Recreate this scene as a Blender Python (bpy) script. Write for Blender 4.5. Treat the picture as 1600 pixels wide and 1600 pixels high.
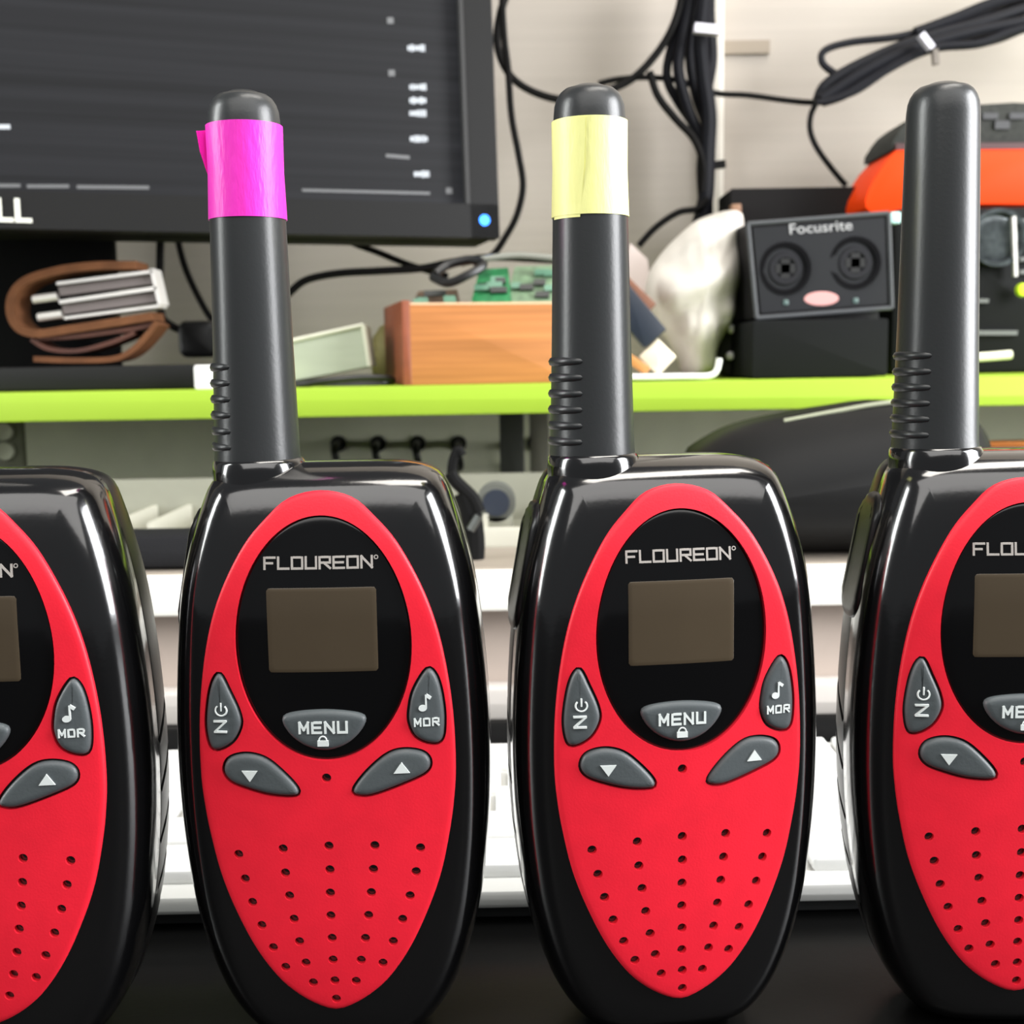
import bpy, math, random
from mathutils import Vector, Matrix
random.seed(7)
for o in list(bpy.data.objects): bpy.data.objects.remove(o)
sc = bpy.context.scene
col = sc.collection

# ---------------------------------------------------------------- camera
F = 1925.0                      # focal length in pixels of a 1600 frame
H = 0.1312                      # eye height above the desk (m)
PITCH, ROLL = math.radians(7.0), math.radians(-0.95)
cam_d = bpy.data.cameras.new('camera'); cam = bpy.data.objects.new('camera', cam_d); col.objects.link(cam)
cam_d.sensor_width = 36; cam_d.lens = 36*F/1600; cam_d.clip_start = 0.01
RM = Matrix.Rotation(math.pi/2-PITCH, 3, 'X') @ Matrix.Rotation(ROLL, 3, 'Z')
cam.matrix_world = Matrix.Translation((0, 0, H)) @ RM.to_4x4()
cam_d.dof.use_dof = True; cam_d.dof.focus_distance = 0.225; cam_d.dof.aperture_fstop = 34
sc.camera = cam

# ---------------------------------------------------------------- world, lights, exposure
w = bpy.data.worlds.new('world'); sc.world = w; w.use_nodes = True
bg = w.node_tree.nodes['Background']; bg.inputs[0].default_value = (0.93, 0.96, 1.0, 1); bg.inputs[1].default_value = 0.19
def area(name, loc, target, sx, sy, power, color=(1, 1, 1)):
    d = bpy.data.lights.new(name, 'AREA'); d.shape = 'RECTANGLE'; d.size = sx; d.size_y = sy
    d.energy = power; d.color = color
    o = bpy.data.objects.new(name, d); col.objects.link(o); o.location = loc
    o.rotation_euler = (Vector(target)-Vector(loc)).to_track_quat('-Z', 'Y').to_euler()
    return o
area('side_light_right', (0.75, 0.17, 0.34), (0, 0.22, 0.14), 0.46, 0.56, 18, (0.97, 0.98, 1.0))  # added side lights, sized for the streaks on body edges and antennas
area('side_light_left', (-0.75, 0.17, 0.36), (0, 0.22, 0.14), 0.20, 0.56, 6.5, (0.97, 1.0, 0.98))
area('ceiling_light_front', (0.15, -0.75, 1.25), (0, 0.25, 0.1), 2.4, 1.3, 25, (1.0, 0.98, 0.95))
area('ceiling_light_back', (0.35, 0.28, 1.35), (0.1, 0.60, 0.1), 1.0, 0.3, 11, (1.0, 0.95, 0.88))
vs = sc.view_settings
vs.view_transform = 'Standard'; vs.look = 'None'; vs.exposure = 0.0; vs.gamma = 1.0; vs.use_curve_mapping = False

# ---------------------------------------------------------------- helpers
def P(px, py, Y):
    """world point at depth Y seen at a pixel of the photograph"""
    d = RM @ Vector(((px-800)/F, -(py-800)/F, -1)); t = Y/d.y
    return Vector((d.x*t, Y, H+d.z*t))
def Pz(px, py, z):
    d = RM @ Vector(((px-800)/F, -(py-800)/F, -1)); t = (z-H)/d.z
    return Vector((d.x*t, d.y*t, z))
def srgb(r, g, b):
    f = lambda c: (c/255/12.92) if c/255 <= .04045 else ((c/255+.055)/1.055)**2.4
    return (f(r), f(g), f(b), 1)
MATS = {}
def mat(name, rgb, rough=.5, metal=0, spec=.5, coat=0, noise=0, nscale=300, bump=0, emit=0, trans=0, bscale=None, aniso=None, sheen=0, sss=0):
    if name in MATS: return MATS[name]
    m = bpy.data.materials.new(name); m.use_nodes = True; nt = m.node_tree; b = nt.nodes['Principled BSDF']
    c = srgb(*rgb); b.inputs['Base Color'].default_value = c
    b.inputs['Roughness'].default_value = rough; b.inputs['Metallic'].default_value = metal
    b.inputs['Specular IOR Level'].default_value = spec; b.inputs['Coat Weight'].default_value = coat
    b.inputs['Coat Roughness'].default_value = .08
    if trans: b.inputs['Transmission Weight'].default_value = trans
    if emit: b.inputs['Emission Color'].default_value = c; b.inputs['Emission Strength'].default_value = emit
    if noise or bump:
        tc = nt.nodes.new('ShaderNodeTexCoord'); mp = nt.nodes.new('ShaderNodeMapping')
        nt.links.new(tc.outputs['Object'], mp.inputs[0])
        if aniso: mp.inputs['Scale'].default_value = aniso
        n = nt.nodes.new('ShaderNodeTexNoise'); n.inputs['Scale'].default_value = nscale; n.inputs['Detail'].default_value = 4
        nt.links.new(mp.outputs[0], n.inputs['Vector'])
        if noise:
            r = nt.nodes.new('ShaderNodeValToRGB'); e = r.color_ramp.elements
            e[0].position = .3; e[1].position = .7
            e[0].color = tuple(v*(1-noise) for v in c[:3])+(1,); e[1].color = tuple(min(1, v*(1+noise)) for v in c[:3])+(1,)
            nt.links.new(n.outputs['Fac'], r.inputs[0]); nt.links.new(r.outputs[0], b.inputs['Base Color'])
        if bump:
            bp = nt.nodes.new('ShaderNodeBump'); bp.inputs['Strength'].default_value = bump; bp.inputs['Distance'].default_value = .0004
            if bscale:
                n2 = nt.nodes.new('ShaderNodeTexNoise'); n2.inputs['Scale'].default_value = bscale
                nt.links.new(mp.outputs[0], n2.inputs['Vector']); nt.links.new(n2.outputs['Fac'], bp.inputs['Height'])
            else: nt.links.new(n.outputs['Fac'], bp.inputs['Height'])
            nt.links.new(bp.outputs[0], b.inputs['Normal'])
    MATS[name] = m; return m

def spline(pts, n=8, closed=True):
    pts = [Vector(p) for p in pts]; N = len(pts); out = []
    rng = range(N) if closed else range(N-1)
    for i in rng:
        g = (lambda k: pts[k % N]) if closed else (lambda k: pts[max(0, min(N-1, k))])
        p0, p1, p2, p3 = g(i-1), g(i), g(i+1), g(i+2)
        for k in range(n):
            t = k/n
            out.append(.5*((2*p1)+(p2-p0)*t+(2*p0-5*p1+4*p2-p3)*t*t+(3*p1-p0-3*p2+p3)*t**3))
    if not closed: out.append(pts[-1])
    return out
def resample(pts, n):
    pts = [Vector(p) for p in pts]; L = [0]
    for i in range(len(pts)): L.append(L[-1]+(pts[(i+1) % len(pts)]-pts[i]).length)
    out = []; j = 0
    for k in range(n):
        s = L[-1]*k/n
        while L[j+1] < s: j += 1
        t = (s-L[j])/max(1e-12, L[j+1]-L[j]); out.append(pts[j].lerp(pts[(j+1) % len(pts)], t))
    return out
def ccw(p):
    a = sum(p[i][0]*p[(i+1) % len(p)][1]-p[(i+1) % len(p)][0]*p[i][1] for i in range(len(p)))
    return p if a > 0 else p[::-1]
def inset(p, d):
    n = len(p); out = []
    for i in range(n):
        t = (Vector(p[(i+1) % n])-Vector(p[i-1])); t.normalize()
        out.append(Vector((p[i][0]-t.y*d, p[i][1]+t.x*d)))
    return out

class MB:
    def __init__(s): s.v = []; s.f = []
    def add(s, v, f):
        k = len(s.v); s.v += [Vector(a) for a in v]; s.f += [tuple(i+k for i in a) for a in f]; return s
    def box(s, c, d, rz=0, R=None, bev=0):
        c = Vector(c); h = [a/2 for a in d]; M = R if R else Matrix.Rotation(rz, 3, 'Z')
        if bev <= 0:
            v = [M @ Vector((x*h[0], y*h[1], z*h[2]))+c for x in (-1, 1) for y in (-1, 1) for z in (-1, 1)]
            return s.add(v, [(0, 1, 3, 2), (4, 6, 7, 5), (0, 4, 5, 1), (2, 3, 7, 6), (0, 2, 6, 4), (1, 5, 7, 3)])
        # rounded box: rounded-rectangle loft along y
        rr = rrect(h[0], h[2], bev*1.5, 4)
        return s.loftxz(rr, [(-h[1], bev), (-h[1]+bev*.3, bev*.3), (-h[1]+bev, 0), (h[1]-bev, 0), (h[1]-bev*.3, bev*.3), (h[1], bev)], M=M, c=c)
    def quadbox(s, a, b, c, d, depth):
        """front face corners a,b,c,d (counter-clockwise from bottom left), pushed back by vector depth"""
        dv = Vector(depth); v = [a, b, c, d]+[Vector(q)+dv for q in (a, b, c, d)]
        return s.add(v, [(0, 1, 2, 3), (7, 6, 5, 4), (0, 4, 5, 1), (1, 5, 6, 2), (2, 6, 7, 3), (3, 7, 4, 0)])
    def loftxz(s, outline, prof, M=None, c=(0, 0, 0), caps=True):
        """outline in (x,z); prof = [(y, inset)]"""
        o = ccw([Vector((p[0], p[1])) for p in outline]); n = len(o); v = []; f = []
        for y, d in prof:
            q = inset(o, d) if d else o
            for p in q:
                a = Vector((p[0], y, p[1])); v.append((M @ a if M else a)+Vector(c))
        for k in range(len(prof)-1):
            for i in range(n):
                j = (i+1) % n; f.append((k*n+i, k*n+j, (k+1)*n+j, (k+1)*n+i))
        if caps: f.append(tuple(range(n-1, -1, -1))[::-1]); f.append(tuple((len(prof)-1)*n+i for i in range(n-1, -1, -1)))
        return s.add(v, f)
    def rings(s, rings, cap0=True, cap1=True, closed=True):
        n = len(rings[0]); v = [p for r in rings for p in r]; f = []
        for k in range(len(rings)-1):
            for i in range(n if closed else n-1):
                j = (i+1) % n; f.append((k*n+i, k*n+j, (k+1)*n+j, (k+1)*n+i))
        if cap0: f.append(tuple(range(n-1, -1, -1)))
        if cap1: f.append(tuple((len(rings)-1)*n+i for i in range(n)))
        return s.add(v, f)
    def lathe(s, prof, c=(0, 0, 0), axis='Z', n=40, M=None):
        R = []
        for r, h in prof:
            r = max(r, 1e-6); ring = []
            for i in range(n):
                a = 2*math.pi*i/n; p = Vector((r*math.cos(a), r*math.sin(a), h))
                if axis == 'Y': p = Vector((p.x, h, -p.y))
                if axis == 'X': p = Vector((h, p.x, p.y))
                if M: p = M @ p
                ring.append(p+Vector(c))
            R.append(ring)
        return s.rings(R)
    def tube(s, pts, r, n=10, smooth=8, flat=1.0):
        q = spline(pts, smooth, False) if smooth else [Vector(p) for p in pts]
        up = None; R = []
        for i, p in enumerate(q):
            t = (q[min(i+1, len(q)-1)]-q[max(i-1, 0)]).normalized()
            if up is None: up = t.orthogonal().normalized()
            up = (up-t*up.dot(t)).normalized(); b = t.cross(up)
            rr = r(i/(len(q)-1)) if callable(r) else r
            R.append([p+(up*math.cos(2*math.pi*k/n)*flat+b*math.sin(2*math.pi*k/n))*rr for k in range(n)])
        return s.rings(R)
    def mesh(s, name):
        me = bpy.data.meshes.new(name); me.from_pydata([tuple(a) for a in s.v], [], s.f); me.validate()
        import bmesh
        bm = bmesh.new(); bm.from_mesh(me); bmesh.ops.recalc_face_normals(bm, faces=bm.faces); bm.to_mesh(me); bm.free()
        return me
    def build(s, name, m, parent=None, angle=35):
        return link(name, s.mesh(name), m, parent, angle)
def link(name, me, m, parent=None, angle=35):
    o = bpy.data.objects.new(name, me); col.objects.link(o)
    me.materials.clear(); me.materials.append(m)
    if angle:
        for p in me.polygons: p.use_smooth = True
        try: me.set_sharp_from_angle(angle=math.radians(angle))
        except Exception: pass
    if parent: o.parent = parent
    return o
def rrect(hx, hz, r, k=4):
    r = min(r, hx*.95, hz*.95); o = []
    for cx, cz, a0 in ((hx-r, hz-r, 0), (-hx+r, hz-r, 90), (-hx+r, -hz+r, 180), (hx-r, -hz+r, 270)):
        for i in range(k+1):
            a = math.radians(a0+90*i/k); o.append(Vector((cx+r*math.cos(a), cz+r*math.sin(a))))
    return o
def thing(name, label, cat, loc=(0, 0, 0), rz=0, group=None):
    o = bpy.data.objects.new(name, None); col.objects.link(o); o.location = loc; o.rotation_euler = (0, 0, rz)
    o.empty_display_size = .01
    o['label'] = label; o['category'] = cat
    if group: o['group'] = group
    return o
def tag(o, label, cat, group=None, kind=None):
    o['label'] = label; o['category'] = cat
    if group: o['group'] = group
    if kind: o['kind'] = kind
    return o
def struct(o): o['kind'] = 'structure'; return o
def textmesh(txt, size, depth, M, width=None, bold=0):
    """flat lettering as a mesh in the x,z plane, centred"""
    cu = bpy.data.curves.new('t', 'FONT'); cu.body = txt; cu.size = size; cu.extrude = depth; cu.align_x = 'CENTER'; cu.align_y = 'CENTER'
    cu.offset = bold; cu.resolution_u = 3
    o = bpy.data.objects.new('t', cu); col.objects.link(o); bpy.context.view_layer.update()
    me = bpy.data.meshes.new_from_object(o.evaluated_get(bpy.context.evaluated_depsgraph_get()))
    bpy.data.objects.remove(o)
    xs = [v.co.x for v in me.vertices]; k = 1
    if width and xs: k = width/(max(xs)-min(xs))
    R = Matrix.Rotation(math.pi/2, 4, 'X')
    me.transform(M @ R @ Matrix.Scale(k, 4, (1, 0, 0)))
    return me
def boolean(o, cutter):
    md = o.modifiers.new('b', 'BOOLEAN'); md.operation = 'DIFFERENCE'; md.solver = 'EXACT'; md.object = cutter
    bpy.context.view_layer.update()
    me = bpy.data.meshes.new_from_object(o.evaluated_get(bpy.context.evaluated_depsgraph_get()))
    o.modifiers.clear(); old = o.data; o.data = me
    for p in me.polygons: p.use_smooth = True
    try: me.set_sharp_from_angle(angle=math.radians(35))
    except Exception: pass
    bpy.data.objects.remove(cutter)

# ---------------------------------------------------------------- materials
M_body = mat('gloss_black_plastic', (10, 10, 11), .15, spec=.8, coat=.7, bump=.03, nscale=900)
M_rear = mat('satin_black_plastic', (16, 16, 17), .34, spec=.5, bump=.05, nscale=1200)
M_red = mat('red_plastic', (240, 36, 56), .42, spec=.35, noise=.05, nscale=160, bump=.06, bscale=2500)
M_win = mat('black_window', (9, 9, 10), .10, spec=.5)
M_lcd = mat('lcd_glass', (74, 64, 50), .25, spec=.5, noise=.04, nscale=60)
M_btn = mat('grey_rubber_button', (82, 88, 90), .42, spec=.4, bump=.1, nscale=1800)
M_print = mat('white_print', (225, 232, 230), .5)
M_brand = mat('silver_print', (176, 170, 164), .4)
M_ant = mat('antenna_rubber', (46, 48, 49), .33, spec=.5, bump=.06, nscale=1500)
M_pink = mat('pink_tape', (255, 50, 200), .42, spec=.5, bump=.35, nscale=1200, noise=.06, aniso=(1, 1, .25))
M_yell = mat('yellow_tape', (255, 255, 168), .42, spec=.5, bump=.3, nscale=1200, aniso=(1, 1, .25))

# ---------------------------------------------------------------- setting: desk and wall
M_desk = mat('black_desk', (9, 9, 9), .36, spec=.15, bump=.05, nscale=500)
d = MB().box((0, .45, -.0125), (2.4, 1.30, .025)).build('desk', M_desk, angle=0)
tag(d, 'black desktop with a dull sheen under the four red and black radios', 'desk')
M_wall = mat('beige_wall_panel', (175, 167, 157), .7, spec=.15, noise=.035, nscale=9, aniso=(.4, 1, 22), bump=.4, bscale=None)
WY = 0.78
wb = MB().box((0, WY+.02, .45), (2.4, .04, 1.5)); struct(wb.build('wall_back', M_wall, angle=0))
fl = MB().box((0, -.2, -.77), (4, 3.2, .04)).build('floor', mat('grey_floor', (110, 105, 100), .7, noise=.1, nscale=5), angle=0); struct(fl)
for sx in (-1, 1):
    for sy in (-.12, 1.02):
        lg = MB().box((sx*1.1, .45+sy*.6 if sy < 0 else 1.0, -.3875), (.05, .05, .725)).build('leg', M_desk, d, 0)

# ---------------------------------------------------------------- the walkie-talkies
RY = .22
def cx(py): return 509+(py-1130)*.03
def LF(px, py):       # pixel on the second radio's face -> local x,z in metres
    a = P(px, py, RY); b = P(cx(py), py, RY); return Vector((a.x-b.x, a.z))
def halfprof(lst):    # [(py, half width px)] top to bottom -> closed outline
    R = [LF(cx(y)+h, y) for y, h in lst]; Lf = [Vector((-p.x, p.y)) for p in R]
    if lst[0][1] == 0: Lf = Lf[1:]
    if lst[-1][1] == 0: Lf = Lf[:-1]
    return R+Lf[::-1]
def dome(x, z): return x*x/(2*.150) + max(0, (.030-z))**2/(2*.20) + max(0, z-.085)**2/(2*.08)
def bend(me):
    for v in me.vertices: v.co.y += dome(v.co.x, v.co.z)
BOT = 1652
body_o = resample(spline(halfprof([(729, 80), (732, 138), (741, 172), (757, 191), (790, 205), (850, 223), (920, 238), (1000, 247), (1100, 253), (1200, 254), (1300, 249), (1390, 238), (1450, 226), (1515, 207), (1575, 180), (1620, 146), (BOT-10, 112), (BOT, 60)]), 8), 200)
mz = min(p[1] for p in body_o)
body_o = [Vector((p[0], p[1]-mz)) for p in body_o]
ZOFF = mz
def L(px, py):
    v = LF(px, py); return Vector((v.x, v.y-ZOFF))
egg = resample(spline([(p[0], p[1]-ZOFF) for p in halfprof([(769, 0), (779, 50), (810, 87), (850, 121), (913, 155), (975, 177), (1044, 191), (1120, 199), (1200, 200), (1255, 195), (1306, 186), (1366, 171), (1424, 148), (1480, 119), (1525, 86), (1553, 54), (1571, 22), (1577, 0)])], 8), 160)
oval_c = L(506, 998)
def ellipse(c, a, b, n=96, e=0):
    out = []
    for i in range(n):
        t = 2*math.pi*i/n; z = math.sin(t)
        out.append(Vector((c[0]+a*math.cos(t)*(1-e*z), c[1]+b*z)))
    return out
px2m = (P(600, 1100, RY)-P(500, 1100, RY)).x/100
oval = ellipse(oval_c, 135*px2m, 190*px2m, e=.035)
def filled(outline, prof, nr=10):
    """solid: front disc of concentric rings then the (y,inset) rim profile then flat back"""
    o = ccw([Vector((p[0], p[1])) for p in outline])
    c = sum(o, Vector((0, 0)))/len(o); r0 = inset(o, prof[0][1]); R = []
    for k in range(nr):
        t = (k+.15)/nr; R.append([Vector(((c+(p-c)*t).x, prof[0][0], (c+(p-c)*t).y)) for p in r0])
    for y, dd in prof: R.append([Vector((p.x, y, p.y)) for p in inset(o, dd)])
    rl = R[-1]
    for t in (.66, .33): R.append([Vector((c.x+(p.x-c.x)*t, p.y, c.y+(p.z-c.y)*t)) for p in rl])
    return MB().rings(R)
mm = .001
SH = {
 'power': [(345, 1053), (360, 1080), (374, 1110), (377, 1132), (364, 1157), (340, 1171), (328, 1164), (322, 1132), (326, 1088), (334, 1061)],
 'monitor': [(667, 1045), (647, 1076), (640, 1105), (640, 1128), (651, 1150), (676, 1161), (691, 1153), (694, 1118), (689, 1078), (680, 1052)],
 'down': [(350, 1203), (358, 1184), (385, 1176), (415, 1182), (442, 1202), (466, 1228), (462, 1239), (425, 1238), (387, 1229), (361, 1219)],
 'up': [(556, 1237), (555, 1226), (577, 1199), (607, 1175), (634, 1169), (662, 1175), (672, 1190), (664, 1206), (628, 1222), (580, 1238)],
 'menu': [(442, 1122), (456, 1111), (508, 1106), (560, 1111), (573, 1122), (560, 1145), (537, 1162), (508, 1169), (479, 1162), (455, 1145)]}
def shape(key): return ccw(resample(spline([L(*p) for p in SH[key]], 8), 56))
HO = [(250+x/2.909, 1100+y/2.909) for x, y in [(355, 680), (385, 790), (418, 895), (460, 998), (512, 1098), (567, 1187),
 (560, 648), (570, 757), (588, 860), (608, 965), (632, 1067), (660, 1165), (692, 1257),
 (768, 633), (772, 740), (773, 845), (775, 948), (780, 1050), (783, 1150), (790, 1247), (795, 1333),
 (975, 633), (968, 740), (958, 845), (945, 948), (930, 1052), (910, 1152), (886, 1250),
 (1180, 650), (1160, 757), (1132, 865), (1098, 970), (1055, 1070), (1008, 1168)]]+[(511, 1212)]
# strokes of the squared brand lettering, on a 0..4 x 0..4 grid
STK = {'F': [((0, 4), (4, 4)), ((0, 2), (3, 2)), ((0, 4), (0, 0))], 'L': [((0, 4), (0, 0)), ((0, 0), (4, 0))],
 'O': [((0, 0), (4, 0)), ((4, 0), (4, 4)), ((4, 4), (0, 4)), ((0, 4), (0, 0))], 'U': [((0, 4), (0, 0)), ((0, 0), (4, 0)), ((4, 0), (4, 4))],
 'R': [((0, 0), (0, 4)), ((0, 4), (4, 4)), ((4, 4), (4, 2)), ((4, 2), (0, 2)), ((1.6, 2), (4, 0))], 'E': [((4, 4), (0, 4)), ((0, 4), (0, 0)), ((0, 0), (4, 0)), ((0, 2), (3.6, 2))],
 'M': [((0, 0), (0, 4)), ((0, 4), (2, 1.2)), ((2, 1.2), (4, 4)), ((4, 4), (4, 0))],
 'N': [((0, 0), (0, 4)), ((0, 4), (4, 0)), ((4, 0), (4, 4))]}
def strokes(txt, px, py, h_, w_, g_, t_, y0):
    mb = MB(); c = L(px, py); h, wl, gap, t = h_*px2m, w_*px2m, g_*px2m, t_*px2m
    x = c.x-(len(txt)*wl+(len(txt)-1)*gap)/2
    for ch in txt:
        for (a, b), (p, q) in STK[ch]:
            A = Vector((x+a/4*wl, y0, c.y-h/2+b/4*h)); B = Vector((x+p/4*wl, y0, c.y-h/2+q/4*h))
            dv = (B-A).normalized(); A -= dv*t/2; B += dv*t/2; nn = Vector((-dv.z, 0, dv.x))*t/2
            mb.quadbox(A-nn, B-nn, B+nn, A+nn, (0, .4*mm, 0))
        x += wl+gap
    return mb
def brand_mesh():
    mb = MB(); x = 0; h = 17*px2m; wl = 16.0*px2m; gap = 5.4*px2m; t = 3.3*px2m
    y0 = -.75*mm; c = L(498, 879)
    tot = 8*wl+7*gap; x = c.x-tot/2
    for ch in 'FLOUREON':
        for (a, b), (p, q) in STK[ch]:
            A = Vector((x+a/4*wl, y0, c.y-h/2+b/4*h)); B = Vector((x+p/4*wl, y0, c.y-h/2+q/4*h))
            dv = (B-A).normalized(); A -= dv*t/2; B += dv*t/2; nn = Vector((-dv.z, 0, dv.x))*t/2
            mb.quadbox(A-nn, B-nn, B+nn, A+nn, (0, .25*mm, 0))
        x += wl+gap
    # small registered ring
    cc = Vector((x+1.2*px2m, c.y+h*.42)); o1 = ellipse(cc, 3.6*px2m, 3.6*px2m, 20)
    o2 = ellipse(cc, 2.0*px2m, 2.0*px2m, 20); n = 20; v = [(p.x, y0, p.y) for p in o1+o2]
    mb.add(v, [(i, (i+1) % n, n+(i+1) % n, n+i) for i in range(n)])
    return mb
def tri(px, py, r, up):
    c = L(px, py); s = r*px2m; k = 1 if up else -1
    pts = [(c.x-s*1.05, c.y-k*s*.62), (c.x+s*1.05, c.y-k*s*.62), (c.x, c.y+k*s*.85)]
    return MB().loftxz(pts, [(-2.0*mm, 0), (-1.2*mm, 0)])
Y_T = -1.95*mm
def tmesh(txt, px, py, size_px, wpx=None, rot=0, y=Y_T):
    c = L(px, py)
    Mx = Matrix.Translation((c.x, y, c.y)) @ Matrix.Rotation(rot, 4, 'Y')
    return textmesh(txt, size_px*px2m, .2*mm, Mx, wpx*px2m if wpx else None, bold=.12*px2m)
def AR(t): return 65.5-4.0*min(1, t/.3)-7.0*max(0, (t-.3)/.7)
def build_radio():
    root = thing('walkie_talkie', '', 'walkie-talkie')
    front_prof = [(0.0, 5.8*mm), (.10*mm, 5.0*mm), (.4*mm, 4.1*mm), (.9*mm, 3.2*mm), (1.55*mm, 2.42*mm), (2.35*mm, 1.72*mm), (3.3*mm, 1.1*mm), (4.4*mm, .6*mm), (5.8*mm, .25*mm), (7.5*mm, .04*mm), (10.4*mm, 0), (10.7*mm, .15*mm), (10.8*mm, .7*mm)]
    b = filled(body_o, front_prof, 14); me = b.mesh('body'); bend(me)
    body = link('body', me, M_body, root, 40)
    # rear shell (battery half), waisted sides with slanted grip grooves
    rp = [(10.8*mm, .7*mm), (11.0*mm, .15*mm), (11.6*mm, .05*mm), (16*mm, .1*mm), (20*mm, .5*mm), (23.5*mm, 1.5*mm), (26.5*mm, 3.4*mm), (28.5*mm, 6*mm), (29.6*mm, 9.5*mm)]
    r = filled(body_o, [(p[0]-10.8*mm, p[1]) for p in rp], 4)
    me = r.mesh('rear_shell')
    for v in me.vertices:
        v.co.y += 10.75*mm + dome(v.co.x, v.co.z)*max(0, 1-v.co.y/.018)
    rear = link('rear_shell', me, M_rear, root, 40)
    cut = MB()
    for s in (-1, 1):
        for k, py in enumerate((1135, 1215, 1300, 1385, 1460)):
            z = L(500, py).y; hw = max(abs(p[0]) for p in body_o if abs(p[1]-z) < 2*mm)
            R = Matrix.Rotation(math.radians(-42), 3, 'X')
            R = Matrix.Rotation(math.radians(42), 3, 'X')
            cut.box((s*(hw+.2*mm), 20.5*mm, z), (2.6*mm, 17*mm, 1.5*mm), R=R)
    c = cut.build('cut', M_rear); boolean(rear, c)
    # push-to-talk pad on the left side, small ribbed jack cover on the other
    zt, zb = L(500, 800).y, L(500, 1010).y; zc, hz = (zt+zb)/2, (zt-zb)/2
    oo = rrect(6.2*mm, hz, 5*mm, 6); rings = []
    for off, dd in ((-2.5, 0), (-.3, 0), (.2, .35), (.45, 1.0), (.5, 2.2)):
        ring = []
        for q in inset(ccw(oo), dd*mm):
            z = zc+q.y; hw = max([abs(p[0]) for p in body_o if abs(p[1]-z) < 1.5*mm])
            ring.append(Vector((-(hw+off*mm), 15.5*mm+q.x, z)))
        rings.append(ring)
    MB().rings(rings).build('talk_button', M_rear, root)
    # face plate
    pl = filled(egg, [(-1.15*mm, 1.0*mm), (-1.1*mm, .5*mm), (-.95*mm, .18*mm), (-.7*mm, 0), (1.4*mm, 0)], 22)
    plate = link('face_plate', pl.mesh('face_plate'), M_red, root, 40)
    cut = MB()
    def cutter(o, grow, y1=3*mm): cut.loftxz(inset(ccw(o), -grow), [(-4*mm, 0), (y1, 0)])
    cutter(oval, .25*mm)
    for k in ('power', 'monitor', 'down', 'up'): cutter(shape(k), .42*mm)
    for hx, hy in HO:
        c2 = L(hx, hy); rr = 7.5*px2m
        cutter(ellipse(c2, rr, rr, 16), 0)
    boolean(plate, cut.build('cut', M_red)); bend(plate.data)
    plate.data.materials.clear(); plate.data.materials.append(M_red)
    # dark window with display
    wn = filled(oval, [(-.55*mm, .5*mm), (-.5*mm, .15*mm), (-.3*mm, 0), (.9*mm, 0)], 12); me = wn.mesh('display_window'); bend(me)
    win = link('display_window', me, M_win, root)
    a, b2 = L(417, 919), L(592, 1047); ctr = (a+b2)/2
    o = resample([ctr+p for p in rrect(abs(b2.x-a.x)/2, abs(b2.y-a.y)/2, .5*mm, 3)], 120)
    me = filled(o, [(-.64*mm, .1*mm), (-.6*mm, 0), (-.3*mm, 0)], 10).mesh('screen'); bend(me)
    link('screen', me, M_lcd, win)
    me = brand_mesh().mesh('brand_lettering'); bend(me); link('brand_lettering', me, M_brand, win, 0)
    # buttons
    bp = [(-1.75*mm, 1.15*mm), (-1.68*mm, .7*mm), (-1.48*mm, .3*mm), (-1.1*mm, .05*mm), (-.8*mm, 0), (.9*mm, 0)]
    B = {}
    for k, nm in (('power', 'power_button'), ('monitor', 'monitor_button'), ('down', 'down_button'), ('up', 'up_button'), ('menu', 'menu_button')):
        me = filled(shape(k), bp, 5).mesh(nm); bend(me); B[k] = link(nm, me, M_btn, root, 50)
    for k, (px, py, up) in (('down', (392, 1208, 0)), ('up', (628, 1197, 1))):
        me = tri(px, py, 12, up).mesh('arrow'); bend(me); link('arrow', me, M_print, B[k], 0)
    me = strokes('MENU', 507, 1132, 16, 13, 7, 3.6, Y_T).mesh('lettering'); bend(me); link('lettering', me, M_print, B['menu'], 0)
    c3 = L(507, 1155); lk = MB().box((c3.x, Y_T, c3.y-1*px2m), (17*px2m, .4*mm, 9*px2m))
    arch = [(c3.x+6*px2m*math.cos(t), Y_T, c3.y+3*px2m+7*px2m*math.sin(t)) for t in [math.pi*i/10 for i in range(11)]]
    lk.tube(arch, 1.3*px2m, 6, 0); me = lk.mesh('padlock_symbol'); bend(me); link('padlock_symbol', me, M_print, B['menu'], 0)
    # power: N upright-rotated with a power ring above
    me = tmesh('N', 347, 1133, 30, 20, rot=-math.pi/2); bend(me); link('lettering', me, M_print, B['power'], 0)
    c4 = L(347, 1108); pr = MB()
    arc = [(c4.x+9*px2m*math.cos(t), Y_T, c4.y+8.5*px2m*math.sin(t)) for t in [math.radians(130+i*280/18) for i in range(19)]]
    pr.tube(arc, 1.5*px2m, 6, 0); pr.tube([(c4.x, Y_T, c4.y-1*px2m), (c4.x, Y_T, c4.y+12*px2m)], 1.4*px2m, 6, 0)
    me = pr.mesh('power_symbol'); bend(me); link('power_symbol', me, M_print, B['power'], 0)
    me = strokes('MOR', 667, 1126, 11, 9, 5, 2.6, Y_T).mesh('lettering'); bend(me); link('lettering', me, M_print, B['monitor'], 0)
    c5 = L(665, 1104); nt = MB(); s = px2m
    nt.loftxz(ellipse((c5.x-4*s, c5.y), 6.5*s, 5*s, 16), [(-2.05*mm, 0), (-1.3*mm, 0)])
    nt.box((c5.x+1.2*s, -1.7*mm, c5.y+10*s), (2.6*s, .7*mm, 22*s)); nt.box((c5.x+5*s, -1.7*mm, c5.y+18*s), (9*s, .7*mm, 5*s), R=Matrix.Rotation(math.radians(35), 3, 'Y'))
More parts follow.
